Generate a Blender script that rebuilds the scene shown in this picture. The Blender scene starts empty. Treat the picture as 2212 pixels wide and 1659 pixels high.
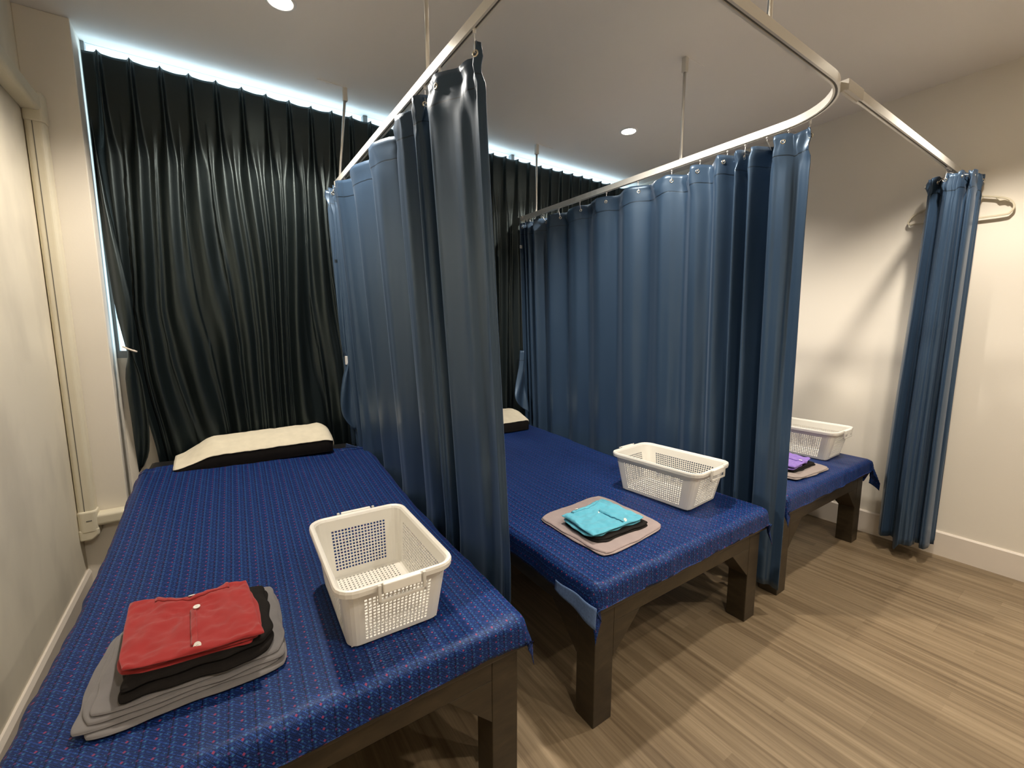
import bpy, math, random
from mathutils import Vector, Matrix
PI = math.pi
sc = bpy.context.scene
C = sc.collection
rnd = random.Random(7)

# ------------------------------------------------------------------ camera
cam_d = bpy.data.cameras.new('camera'); cam = bpy.data.objects.new('camera', cam_d); C.objects.link(cam)
F_PX = 940.3604
cam_d.sensor_fit = 'HORIZONTAL'; cam_d.sensor_width = 36.0
cam_d.lens = 36.0 * F_PX / 2212.0
cam_d.clip_start = 0.02; cam_d.clip_end = 60
_y, _p, _r = math.radians(34.1289), math.radians(-7.4732), math.radians(-0.0682)
fwd = Vector((math.sin(_y)*math.cos(_p), math.cos(_y)*math.cos(_p), math.sin(_p)))
rgt = Vector((math.cos(_y), -math.sin(_y), 0)); upv = rgt.cross(fwd)
r2 = rgt*math.cos(_r) + upv*math.sin(_r); u2 = -rgt*math.sin(_r) + upv*math.cos(_r)
cam.matrix_world = Matrix(((r2.x, u2.x, -fwd.x, 0), (r2.y, u2.y, -fwd.y, 0), (r2.z, u2.z, -fwd.z, 1.45), (0, 0, 0, 1)))
sc.camera = cam

# ------------------------------------------------------------------ colour management, world
sc.view_settings.view_transform = 'Standard'; sc.view_settings.look = 'None'
sc.view_settings.exposure = 0.85; sc.view_settings.gamma = 1.0
sc.view_settings.use_curve_mapping = False
sc.cycles.use_denoising = True
sc.cycles.max_bounces = 10; sc.cycles.diffuse_bounces = 6
sc.cycles.sample_clamp_indirect = 6.0
SPOT_W = 92.0
WARM = (1.0, 0.90, 0.77)
world = bpy.data.worlds.new('daylight'); sc.world = world; world.use_nodes = True
bg = world.node_tree.nodes['Background']
bg.inputs['Color'].default_value = (0.66, 0.86, 1.0, 1); bg.inputs['Strength'].default_value = 2.6
def portal(name, loc, sx, sy):
    l = bpy.data.lights.new(name, 'AREA'); l.shape = 'RECTANGLE'; l.size = sx; l.size_y = sy
    l.cycles.is_portal = True
    o = bpy.data.objects.new(name, l); C.objects.link(o); o.location = loc
    o.rotation_euler = (math.radians(-90), 0, 0)      # shines towards -Y
    return o
portal('window_portal', (1.63, 3.34, 2.09), 4.2, 1.64)

# ------------------------------------------------------------------ helpers
def tag(o, label=None, cat=None, group=None, kind=None):
    if label: o['label'] = label
    if cat: o['category'] = cat
    if group: o['group'] = group
    if kind: o['kind'] = kind
    return o
def thing(name, label, cat, loc=(0, 0, 0), rz=0, group=None):
    o = bpy.data.objects.new(name, None); C.objects.link(o); o.empty_display_size = 0.1
    o.location = loc; o.rotation_euler = (0, 0, rz)
    return tag(o, label, cat, group)
def copy_tree(o, parent=None):
    c = o.copy(); C.objects.link(c); c.parent = parent
    if parent is not None: c.matrix_parent_inverse = o.matrix_parent_inverse.copy()
    for ch in list(o.children): copy_tree(ch, c)
    return c
class MB:
    def __init__(s): s.v = []; s.f = []; s.uv = []; s.sm = []
    def add(s, vs, fs, uvs=None, smooth=False):
        b = len(s.v); s.v += [tuple(p) for p in vs]
        s.uv += (uvs if uvs else [(p[0], p[1]) for p in vs])
        for f in fs: s.f.append(tuple(b+i for i in f)); s.sm.append(smooth)
        return s
    def box(s, lo, hi):
        x0, y0, z0 = lo; x1, y1, z1 = hi
        vs = [(x0,y0,z0),(x1,y0,z0),(x1,y1,z0),(x0,y1,z0),(x0,y0,z1),(x1,y0,z1),(x1,y1,z1),(x0,y1,z1)]
        return s.add(vs, [(0,3,2,1),(4,5,6,7),(0,1,5,4),(1,2,6,5),(2,3,7,6),(3,0,4,7)])
    def prism(s, poly, axis, a0, a1):
        n = len(poly)
        def P(p, a):
            return (a, p[0], p[1]) if axis == 'x' else ((p[0], a, p[1]) if axis == 'y' else (p[0], p[1], a))
        vs = [P(p, a0) for p in poly] + [P(p, a1) for p in poly]
        fs = [tuple(range(n))[::-1], tuple(range(n, 2*n))] + [(i, (i+1) % n, n+(i+1) % n, n+i) for i in range(n)]
        return s.add(vs, fs)
    def cyl(s, p0, p1, r0, r1=None, n=16, caps=True):
        r1 = r0 if r1 is None else r1
        p0 = Vector(p0); p1 = Vector(p1); d = (p1-p0).normalized()
        a = Vector((0, 0, 1)) if abs(d.z) < .9 else Vector((1, 0, 0))
        u = d.cross(a).normalized(); w = d.cross(u)
        vs = []
        for p, r in ((p0, r0), (p1, r1)):
            for i in range(n):
                t = 2*PI*i/n; vs.append(p+u*math.cos(t)*r+w*math.sin(t)*r)
        s.add(vs, [(i, (i+1) % n, n+(i+1) % n, n+i) for i in range(n)], smooth=True)
        if caps:
            b = len(s.v)-2*n
            s.f.append(tuple(b+i for i in range(n))[::-1]); s.sm.append(False)
            s.f.append(tuple(b+n+i for i in range(n))); s.sm.append(False)
        return s
    def tube(s, pts, r, n=8, closed=False, prof=None, up=(0, 0, 1)):
        pts = [Vector(p) for p in pts]; m = len(pts); vs = []
        up = Vector(up)
        pr = prof if prof else [(math.cos(2*PI*i/n)*r, math.sin(2*PI*i/n)*r) for i in range(n)]
        n = len(pr)
        for i, p in enumerate(pts):
            a = pts[(i-1) % m] if (closed or i > 0) else p
            b = pts[(i+1) % m] if (closed or i < m-1) else p
            d = (b-a).normalized()
            if abs(d.dot(up)) > .98: side = d.cross(Vector((0, 1, 0))).normalized()
            else: side = d.cross(up).normalized()
            w = side.cross(d)
            for x, z in pr: vs.append(p+side*x+w*z)
        fs = []
        for i in range(m if closed else m-1):
            for j in range(n):
                a = i*n+j; b = i*n+(j+1) % n; c = ((i+1) % m)*n+(j+1) % n; d = ((i+1) % m)*n+j
                fs.append((a, b, c, d))
        if not closed: fs += [tuple(range(n))[::-1], tuple((m-1)*n+i for i in range(n))]
        return s.add(vs, fs, smooth=(prof is None))
    def grid(s, nu, nv, fn, closed_u=False, skip=None):
        vs = []; uvs = []
        for j in range(nv+1):
            for i in range(nu+(0 if closed_u else 1)):
                p, uv = fn(i/nu, j/nv); vs.append(p); uvs.append(uv)
        w = nu+(0 if closed_u else 1); fs = []
        for j in range(nv):
            for i in range(nu):
                if skip and skip(i, j): continue
                i2 = (i+1) % w if closed_u else i+1
                fs.append((j*w+i, j*w+i2, (j+1)*w+i2, (j+1)*w+i))
        return s.add(vs, fs, uvs, smooth=True)
    def build(s, name, mat, parent=None, bevel=0, solid=0, sub=0):
        me = bpy.data.meshes.new(name); me.from_pydata(s.v, [], s.f)
        uvl = me.uv_layers.new(name='uv')
        for l in me.loops: uvl.data[l.index].uv = s.uv[l.vertex_index]
        me.polygons.foreach_set('use_smooth', s.sm)
        me.materials.append(mat)
        o = bpy.data.objects.new(name, me); C.objects.link(o)
        if parent is not None: o.parent = parent
        if solid:
            m = o.modifiers.new('thickness', 'SOLIDIFY'); m.thickness = solid; m.offset = 0
        if bevel:
            m = o.modifiers.new('edge', 'BEVEL'); m.width = bevel; m.segments = 2; m.limit_method = 'ANGLE'
        if sub:
            m = o.modifiers.new('sub', 'SUBSURF'); m.levels = sub; m.render_levels = sub
        return o
def catmull(pts, t):
    n = len(pts)-1; x = max(0.0, min(t, 1.0))*n; i = min(int(x), n-1); f = x-i
    p0 = pts[max(i-1, 0)]; p1 = pts[i]; p2 = pts[i+1]; p3 = pts[min(i+2, n)]
    return tuple(.5*((2*b)+(-a+c)*f+(2*a-5*b+4*c-d)*f*f+(-a+3*b-3*c+d)*f**3) for a, b, c, d in zip(p0, p1, p2, p3))
def sstep(a, b, x):
    t = max(0.0, min(1.0, (x-a)/(b-a))); return t*t*(3-2*t)
def lerp(a, b, t): return a+(b-a)*t
class Noise1:
    def __init__(s, seed): s.r = random.Random(seed); s.v = [s.r.uniform(-1, 1) for _ in range(257)]
    def __call__(s, x):
        x = x % 256.0; i = int(x); f = x-i; f = f*f*(3-2*f); return lerp(s.v[i], s.v[(i+1) % 256], f)
def noise2(x, y, k=0):
    from mathutils import noise
    return noise.noise(Vector((x, y, k*7.31)))

# ------------------------------------------------------------------ materials
class NT:
    def __init__(s, name):
        s.m = bpy.data.materials.new(name); s.m.use_nodes = True; s.t = s.m.node_tree
        s.b = s.t.nodes['Principled BSDF']
    def n(s, ty, **kw):
        o = s.t.nodes.new(ty)
        for k, v in kw.items(): setattr(o, k, v)
        return o
    def l(s, a, b): s.t.links.new(a, b)
    def math(s, op, a, b=0.0, c=0.0):
        o = s.n('ShaderNodeMath', operation=op)
        for i, v in enumerate((a, b, c)):
            if i > 1 and op not in ('MULTIPLY_ADD', 'COMPARE', 'WRAP', 'PINGPONG'): continue
            if isinstance(v, (int, float)): o.inputs[i].default_value = v
            else: s.l(v, o.inputs[i])
        return o.outputs[0]
    def mix(s, f, a, b):
        o = s.n('ShaderNodeMix', data_type='RGBA')
        for i, v in ((0, f), (6, a), (7, b)):
            if isinstance(v, (int, float)): o.inputs[i].default_value = v
            elif isinstance(v, tuple): o.inputs[i].default_value = (*v, 1) if len(v) == 3 else v
            else: s.l(v, o.inputs[i])
        return o.outputs[2]
    def noise(s, vec, scale, detail=3, rough=.5):
        o = s.n('ShaderNodeTexNoise'); o.inputs['Scale'].default_value = scale
        o.inputs['Detail'].default_value = detail; o.inputs['Roughness'].default_value = rough
        if vec is not None: s.l(vec, o.inputs['Vector'])
        return o.outputs['Fac']
    def map(s, vec, scale=(1, 1, 1), loc=(0, 0, 0), rot=(0, 0, 0)):
        o = s.n('ShaderNodeMapping'); s.l(vec, o.inputs['Vector'])
        o.inputs['Scale'].default_value = scale; o.inputs['Location'].default_value = loc; o.inputs['Rotation'].default_value = rot
        return o.outputs[0]
    def ramp(s, f, stops):
        o = s.n('ShaderNodeValToRGB'); s.l(f, o.inputs[0]); cr = o.color_ramp
        cr.elements[0].position = stops[0][0]; cr.elements[0].color = (*stops[0][1], 1)
        cr.elements[1].position = stops[-1][0]; cr.elements[1].color = (*stops[-1][1], 1)
        for p, c in stops[1:-1]:
            e = cr.elements.new(p); e.color = (*c, 1)
        return o.outputs[0]
    def bump(s, h, strength=.3, dist=.01):
        o = s.n('ShaderNodeBump'); o.inputs['Strength'].default_value = strength; o.inputs['Distance'].default_value = dist
        s.l(h, o.inputs['Height']); s.l(o.outputs[0], s.b.inputs['Normal']); return o
    def set(s, **kw):
        for k, v in kw.items():
            k = k.replace('_', ' ')
            if isinstance(v, tuple): v = (*v, 1)
            s.b.inputs[k].default_value = v
        return s
    def obj(s): return s.n('ShaderNodeTexCoord').outputs['Object']
    def uv(s): return s.n('ShaderNodeTexCoord').outputs['UV']

def plain(name, col, rough=.5, metal=0, spec=.5, var=.08, scale=12, bump=0, bscale=60):
    q = NT(name); q.set(Roughness=rough, Metallic=metal); q.b.inputs['Specular IOR Level'].default_value = spec
    f = q.noise(q.obj(), scale, 4)
    q.l(q.mix(f, tuple(c*(1-var) for c in col), tuple(min(1, c*(1+var)) for c in col)), q.b.inputs['Base Color'])
    if bump: q.bump(q.noise(q.obj(), bscale, 3), bump, .003)
    return q.m

def wall_mat(name, col, stain=0.0):
    q = NT(name); q.set(Roughness=.62); q.b.inputs['Specular IOR Level'].default_value = .3
    o = q.obj(); f = q.noise(o, 3.0, 4); c = q.mix(f, tuple(k*.96 for k in col), col)
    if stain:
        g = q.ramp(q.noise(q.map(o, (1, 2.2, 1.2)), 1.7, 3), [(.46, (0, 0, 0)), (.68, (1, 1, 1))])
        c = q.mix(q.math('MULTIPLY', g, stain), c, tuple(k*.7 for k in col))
    q.l(c, q.b.inputs['Base Color']); q.bump(q.noise(o, 90, 3), .06, .004)
    return q.m
M = {}
M['wall'] = wall_mat('cream_painted_wall', (.80, .75, .66))
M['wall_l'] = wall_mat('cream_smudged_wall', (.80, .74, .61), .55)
M['ceil'] = wall_mat('matt_white_ceiling', (.86, .83, .79))
M['base'] = plain('white_skirting_gloss', (.76, .69, .61), .35, var=.03)
M['trunk'] = plain('ivory_plastic_trunking', (.70, .65, .51), .42, var=.05)
M['alu'] = plain('satin_white_aluminium', (.80, .79, .75), .32, metal=.25, var=.02)
M['alu_dark'] = plain('track_slot_shadow_gap', (.10, .10, .09), .5)
M['steel'] = plain('brushed_rod_steel', (.72, .71, .68), .3, metal=.7, var=.03)
M['nickel'] = plain('nickel_eyelet_metal', (.78, .73, .62), .22, metal=1.0, var=.04)
M['clear'] = plain('milky_glider_plastic', (.80, .80, .80), .3, var=.02)
M['lampmetal'] = plain('white_lamp_bezel', (.8, .8, .78), .35, var=.02)
M['basket'] = plain('white_basket_plastic', (.80, .78, .72), .38, var=.02)
M['handle'] = plain('grey_white_handle_plastic', (.62, .60, .55), .4, var=.02)
M['button'] = plain('pearl_button', (.85, .83, .78), .3, var=.03)
M['black_vinyl'] = plain('black_mattress_vinyl', (.012, .012, .013), .42, var=.2)
M['black_cloth'] = plain('black_cotton', (.012, .010, .009), .85, spec=.15, var=.25, scale=30, bump=.3, bscale=500)
M['hanger'] = plain('beige_hanger_plastic', (.62, .56, .42), .4, var=.03)
M['frame'] = plain('grey_window_frame', (.25, .27, .28), .4, metal=.4)

def floor_mat():
    q = NT('oak_plank_floor'); o = q.map(q.obj(), (1, 1, 1), (0, 0, 0), (0, 0, PI/2))
    br = q.n('ShaderNodeTexBrick'); br.offset = .37; br.offset_frequency = 3; br.squash = 1
    q.l(o, br.inputs['Vector'])
    br.inputs['Scale'].default_value = 1; br.inputs['Brick Width'].default_value = 1.22
    br.inputs['Row Height'].default_value = .152; br.inputs['Mortar Size'].default_value = .0012
    br.inputs['Color1'].default_value = (0, 0, 0, 1); br.inputs['Color2'].default_value = (1, 1, 1, 1); br.inputs['Mortar'].default_value = (.5, .5, .5, 1)
    # narrow staves printed inside each plank
    st = q.n('ShaderNodeTexBrick'); st.offset = .43; st.offset_frequency = 2
    q.l(q.map(o, (1, 1, 1), (.31, .013, 0)), st.inputs['Vector'])
    st.inputs['Scale'].default_value = 1; st.inputs['Brick Width'].default_value = .83
    st.inputs['Row Height'].default_value = .051; st.inputs['Mortar Size'].default_value = 0
    st.inputs['Color1'].default_value = (0, 0, 0, 1); st.inputs['Color2'].default_value = (1, 1, 1, 1)
    g1 = q.noise(q.map(q.n('ShaderNodeVectorMath', operation='ADD').outputs[0] if False else o, (.75, 30, 1)), 1.5, 6, .62)
    g2 = q.noise(q.map(o, (5, 150, 1)), 1.5, 4, .6)
    f = q.math('ADD', q.math('MULTIPLY', br.outputs['Color'], .15), q.math('MULTIPLY', st.outputs['Color'], .20))
    f = q.math('ADD', f, q.math('MULTIPLY', g1, 1.10)); f = q.math('ADD', f, q.math('MULTIPLY', g2, .22))
    f = q.math('SUBTRACT', f, .20)
    c = q.ramp(f, [(.26, (.078, .053, .028)), (.46, (.135, .095, .054)), (.62, (.182, .133, .079)), (.90, (.26, .198, .124))])
    c = q.mix(q.math('MULTIPLY', br.outputs['Fac'], .25), c, (.10, .065, .035))
    q.l(c, q.b.inputs['Base Color']); q.set(Roughness=.40)
    q.b.inputs['Specular IOR Level'].default_value = .4
    q.l(q.math('ADD', q.math('MULTIPLY', g1, .15), .36), q.b.inputs['Roughness'])
    q.bump(q.math('ADD', g2, q.math('MULTIPLY', br.outputs['Fac'], -1.5)), .12, .002)
    return q.m
M['floor'] = floor_mat()

def wood_mat():
    q = NT('dark_stained_wood'); o = q.obj()
    n = q.noise(q.map(o, (3, 3, 12)), 3, 5, .6)
    q.l(q.ramp(n, [(.3, (.016, .011, .0055)), (.55, (.030, .021, .0105)), (.8, (.052, .037, .019))]), q.b.inputs['Base Color'])
    q.set(Roughness=.36); q.b.inputs['Specular IOR Level'].default_value = .55
    q.bump(q.noise(o, 60, 3), .08, .003)
    return q.m
M['wood'] = wood_mat()

def satin(name, dark, light, rough, spec, seam=None, tint=(1, 1, 1), sheen=.10):
    q = NT(name); uv = q.uv()
    n = q.noise(q.map(uv, (260, 260, 1)), 1, 2)
    big = q.noise(q.map(uv, (1.5, .8, 1)), 2, 3)
    c = q.mix(big, dark, light)
    if seam:
        sp = q.n('ShaderNodeSeparateXYZ'); q.l(uv, sp.inputs[0])
        wob = q.math('MULTIPLY', q.noise(q.map(uv, (9, 0, 1)), 1, 2), .012)
        d = q.math('ABSOLUTE', q.math('SUBTRACT', q.math('ADD', sp.outputs[1], wob), seam+.006))
        ln = q.math('LESS_THAN', d, .0024)
        c = q.mix(ln, c, tuple(k*.12 for k in dark))
        q.bump(q.math('ADD', q.math('MULTIPLY', n, .25), q.math('MULTIPLY', q.math('MULTIPLY', ln, -1), 6)), .25, .001)
    else:
        q.bump(n, .2, .0006)
    q.l(c, q.b.inputs['Base Color'])
    q.set(Roughness=rough); q.b.inputs['Specular IOR Level'].default_value = spec
    q.b.inputs['Specular Tint'].default_value = (*tint, 1)
    q.b.inputs['Sheen Weight'].default_value = sheen; q.b.inputs['Sheen Roughness'].default_value = .4
    q.b.inputs['Sheen Tint'].default_value = (.6, .75, 1, 1)
    return q.m
M['blue_satin'] = satin('dusty_navy_satin', (.021, .042, .079), (.031, .058, .103), .37, 1.0, seam=.092, tint=(.58, .77, 1.0))
M['black_satin'] = satin('blackout_satin', (.0022, .0040, .0046), (.004, .0065, .0072), .39, .72, tint=(.78, .96, 1.0), sheen=0.0)

def sheet_mat(name='blue_brocade_sheet', dull=1.0):
    q = NT(name); uv = q.uv(); sp = q.n('ShaderNodeSeparateXYZ'); q.l(uv, sp.inputs[0])
    U, V = sp.outputs[0], sp.outputs[1]
    def cell(x, per, off=0.0):      # centred coordinate -0.5..0.5
        return q.math('SUBTRACT', q.math('FRACT', q.math('ADD', q.math('DIVIDE', x, per), off)), .5)
    def diamond(pu, pv, ou, ov, r):
        d = q.math('ADD', q.math('ABSOLUTE', cell(U, pu, ou)), q.math('MULTIPLY', q.math('ABSOLUTE', cell(V, pv, ov)), 1.0))
        return q.math('LESS_THAN', d, r)
    def dotrow(pu, pv, ou, ov, wu, wv):
        a = q.math('LESS_THAN', q.math('ABSOLUTE', cell(U, pu, ou)), wu)
        b = q.math('LESS_THAN', q.math('ABSOLUTE', cell(V, pv, ov)), wv)
        return q.math('MULTIPLY', a, b)
    P = .052
    def gem(pu, pv, ou, ov, r):      # small diamond, r in metres
        d = q.math('ADD', q.math('MULTIPLY', q.math('ABSOLUTE', cell(U, pu, ou)), pu), q.math('MULTIPLY', q.math('ABSOLUTE', cell(V, pv, ov)), pv))
        return q.math('LESS_THAN', d, r)
    wv = q.noise(q.map(uv, (1, 1, 1)), 40, 2)
    base = q.mix(wv, (.0035, .011, .068), (.0055, .017, .095))
    zz = q.math('ABSOLUTE', cell(V, P/4)); zu = q.math('ABSOLUTE', cell(U, P/4))
    edge = q.math('ABSOLUTE', q.math('SUBTRACT', q.math('ADD', zz, zu), .5))
    base = q.mix(q.math('MULTIPLY', q.math('LESS_THAN', edge, .20), .75), base, (.012, .036, .165))
    base = q.mix(q.math('LESS_THAN', edge, .08), base, (.002, .006, .030))
    hat = q.math('LESS_THAN', q.math('FRACT', q.math('DIVIDE', q.math('ADD', U, V), .0078)), .30)
    hm = q.math('MULTIPLY', hat, q.math('GREATER_THAN', q.math('MULTIPLY', cell(U, P/2), cell(V, P/2, .25)), .0))
    base = q.mix(q.math('MULTIPLY', hm, .8), base, (.018, .060, .26))
    bars = dotrow(P/2, P/6, .25, 0, .10, .22); base = q.mix(q.math('MULTIPLY', bars, .6), base, (.016, .052, .22))
    dark_col = q.math('LESS_THAN', q.math('ABSOLUTE', cell(U, P, .0)), .028)
    dark_col = q.math('MULTIPLY', dark_col, q.math('LESS_THAN', q.math('ABSOLUTE', cell(V, P/8)), .36))
    base = q.mix(dark_col, base, (.002, .005, .028))
    base = q.mix(q.math('MULTIPLY', gem(P/2, P/4, .25, .0, .0026), .75), base, (.035, .15, .26))
    base = q.mix(q.math('MULTIPLY', gem(P, P/4, .13, .5, .0020), .8), base, (.03, .12, .26))
    base = q.mix(gem(P, P/2, .5, .0, .0034), base, (.20, .034, .085))
    base = q.mix(q.math('MULTIPLY', gem(P, P/2, .0, .5, .0030), .6), base, (.12, .03, .12))
    q.l(base, q.b.inputs['Base Color'])
    q.set(Roughness=.47); q.b.inputs['Specular IOR Level'].default_value = .28
    q.b.inputs['Specular Tint'].default_value = (.6, .75, 1, 1)
    h = q.math('ADD', q.noise(q.map(uv, (1, .25, 1)), 60, 2), q.math('MULTIPLY', dark_col, -1.0))
    q.bump(h, .25, .0012)
    return q.m
M['sheet'] = sheet_mat()
M['sheet_back'] = plain('pale_reverse_of_sheet', (.10, .17, .34), .8, var=.45, scale=120)

def cloth(name, col, rough=.85, var=.12, scale=25, weave=900, bump=.3):
    q = NT(name); o = q.obj()
    f = q.noise(o, scale, 4); q.l(q.mix(f, tuple(c*(1-var) for c in col), tuple(c*(1+var) for c in col)), q.b.inputs['Base Color'])
    q.set(Roughness=rough); q.b.inputs['Specular IOR Level'].default_value = .2
    q.b.inputs['Sheen Weight'].default_value = .2
    q.bump(q.math('ADD', q.noise(o, weave, 2), q.math('MULTIPLY', q.noise(o, 40, 3), 1.2)), bump, .0012)
    return q.m
M['red'] = cloth('crimson_cotton', (.31, .026, .026))
M['turq'] = cloth('turquoise_cotton', (.10, .40, .53))
M['purple'] = cloth('lilac_cotton', (.24, .15, .50))
M['grey_towel'] = cloth('slate_grey_towel', (.175, .165, .165), weave=1500, bump=.6)
M['mauve_towel'] = cloth('mauve_grey_towel', (.33, .265, .255), weave=1500, bump=.5)
M['taupe_towel'] = cloth('taupe_towel', (.30, .25, .23), weave=1500, bump=.5)
M['cream'] = cloth('cream_cotton_cover', (.70, .64, .50), weave=1200)

def emis(name, col, st):
    q = NT(name); q.set(Emission_Color=col, Base_Color=(.9, .9, .9)); q.b.inputs['Emission Strength'].default_value = st; return q.m
M['lamp'] = emis('glowing_downlight_lens', (1.0, .90, .74), 26.0)
def glass_mat():
    q = NT('window_glass'); out = q.t.nodes['Material Output']
    tr = q.n('ShaderNodeBsdfTransparent'); tr.inputs[0].default_value = (.93, .97, .98, 1)
    gl = q.n('ShaderNodeBsdfGlossy'); gl.inputs['Roughness'].default_value = .02
    mx = q.n('ShaderNodeMixShader'); mx.inputs[0].default_value = .06
    q.l(tr.outputs[0], mx.inputs[1]); q.l(gl.outputs[0], mx.inputs[2]); q.l(mx.outputs[0], out.inputs[0])
    return q.m
M['glass'] = glass_mat()

# ------------------------------------------------------------------ setting
XL, XR, YW, YB, ZC = -.65, 3.733, 3.236, -2.6, 2.898
def struct(name, mb, mat, parent=None, **k):
    o = mb.build(name, mat, parent, **k)
    if parent is None: o['kind'] = 'structure'
    return o
struct('floor', MB().box((XL-.12, YB-.12, -.1), (XR+.12, YW+.12, 0)), M['floor'])
struct('ceiling', MB().box((XL-.12, YB-.12, ZC), (XR+.12, YW+.12, ZC+.12)), M['ceil'])
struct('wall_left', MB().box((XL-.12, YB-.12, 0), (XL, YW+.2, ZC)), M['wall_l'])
struct('wall_right', MB().box((XR, YB-.12, 0), (XR+.12, YW+.2, ZC)), M['wall'])
struct('wall_back', MB().box((XL, YB-.12, 0), (XR, YB, ZC)), M['wall'])
struct('wall_column', MB().box((XL, 3.046, 0), (-.46, YW+.12, ZC)), M['wall'], bevel=.004)
struct('wall_front', MB().box((-.46, YW, 0), (XR, YW+.12, 1.28)), M['wall'])
bl = MB()
bl.prism([(XL, 0), (XL+.016, 0), (XL+.016, .165), (XL+.008, .182), (XL, .182)], 'y', YB, 3.046)
struct('baseboard_left', bl, M['base'])
br_ = MB(); br_.prism([(XR, 0), (XR-.014, 0), (XR-.014, .148), (XR-.007, .157), (XR, .157)], 'y', YB, YW)
struct('baseboard_right', br_, M['base'])
w = thing('window_1', None, None, (0, 0, 0)); w['kind'] = 'structure'
MB().box((-.46, 3.245, 1.28), (XR, 3.251, ZC)).build('pane', M['glass'], w)
for k, (x0, x1, z0, z1) in enumerate([(-.46, XR, 1.28, 1.32), (.955, .985, 1.32, ZC), (2.19, 2.22, 1.32, ZC), (-.46, -.445, 1.32, ZC), (XR-.03, XR, 1.32, ZC)]):
    MB().box((x0, 3.236, z0), (x1, 3.28, z1)).build('window_frame', M['frame'], w)

# ------------------------------------------------------------------ downlights
def downlight(x, y, label, power=SPOT_W, ang=135, bl=.5, grp='recessed ceiling downlights'):
    t = thing('downlight', label, 'ceiling light', (x, y, ZC), group=grp)
    m = MB(); n = 40
    prof = [(.050, -.001), (.052, -.006), (.062, -.004), (.066, -.0005), (.066, .004)]
    m.grid(n, len(prof)-1, lambda u, v: ((prof[round(v*(len(prof)-1))][0]*math.cos(2*PI*u), prof[round(v*(len(prof)-1))][0]*math.sin(2*PI*u), prof[round(v*(len(prof)-1))][1]), (u, v)), closed_u=True)
    m.build('bezel', M['lampmetal'], t)
    l = MB(); l.add([(0, 0, -.006)]+[(.051*math.cos(2*PI*i/n), .051*math.sin(2*PI*i/n), -.002) for i in range(n)],
                    [(0, 1+(i+1) % n, 1+i) for i in range(n)], smooth=True)
    l.build('lens', M['lamp'], t)
    d = bpy.data.lights.new('downlight_beam', 'SPOT'); d.energy = power; d.color = WARM
    d.spot_size = math.radians(ang); d.spot_blend = bl; d.shadow_soft_size = .045
    o = bpy.data.objects.new('downlight_beam', d); C.objects.link(o); o.parent = t; o.location = (0, 0, -.02)
    return t
downlight(.352, 2.365, 'bright round ceiling downlight at the top edge, over the bed beside the left wall')
downlight(2.667, 2.379, 'small bright round ceiling downlight beyond the curtain track loop')
downlight(1.55, 1.43, 'round ceiling downlight inside the track loop over the middle bed')
downlight(2.95, .53, 'round ceiling downlight between the track loop and the right wall', ang=112, bl=.55, power=SPOT_W*.85)
for (x, y, s) in ((.45, -.35, 'beside the left wall'), (1.75, -.75, 'in the middle of the room'), (2.95, -1.3, 'beside the right wall')):  # unseen fill lamps added behind the camera to brighten the room
    downlight(x, y, 'added fill downlight, out of view behind the camera ' + s, SPOT_W*.55)

# ------------------------------------------------------------------ trunking in the left corner
tr = thing('pipe_trunking', 'ivory plastic pipe trunking bent round the left wall corner beside the window', 'pipe cover')
def arcprof(w, d, r=.018, n=5):   # rounded box section from the wall
    pts = [(0, 0), (w, 0)]
    for i in range(n+1):
        a = PI/2*i/n; pts.append((w-r+r*math.sin(PI/2-a+0)*1.0 if False else w-r+r*math.cos(a), d-r+r*math.sin(a)))
    for i in range(n+1):
        a = PI/2*i/n; pts.append((r-r*math.sin(a), d-r+r*math.cos(a)))
    return pts
W_, D_ = .068, .062
sec = arcprof(W_, D_)
v = MB(); v.prism([(XL+.002+a, 3.044-b) for a, b in sec], 'z', .50, 2.43); v.build('vertical_cover', M['trunk'], tr, bevel=.001)
MB().box((XL+.030, 3.044-D_-.0012, .50), (XL+.0325, 3.044-D_+.002, 2.43)).build('seam', M['alu_dark'], tr)
sec2 = arcprof(.075, .066)
v = MB(); v.prism([(XL+.001+b, 2.432+a) for a, b in sec2], 'y', .2, 2.985); v.build('upper_cover', M['trunk'], tr, bevel=.001)
v = MB(); v.prism([(XL+a*1.12, 3.044-b*1.12) for a, b in sec], 'z', 2.385, 2.515); v.build('upper_elbow', M['trunk'], tr, bevel=.006)
v = MB()
v.prism([(XL+a*1.14, 3.044-b*1.14) for a, b in sec], 'z', .40, .515)
v.prism([(XL, .36), (XL+.05, .36), (XL+.078, .385), (XL+.078, .42), (XL, .42)], 'y', 2.975, 3.044)
v.build('lower_elbow', M['trunk'], tr, bevel=.008)
MB().box((XL+.034, 2.9725, .462), (XL+.056, 2.976, .467)).build('slot', M['alu_dark'], tr)
v = MB(); v.prism([(3.044-b, .425+a*.95) for a, b in sec], 'x', XL+.07, -.462); v.build('lower_cover', M['trunk'], tr, bevel=.001)

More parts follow.
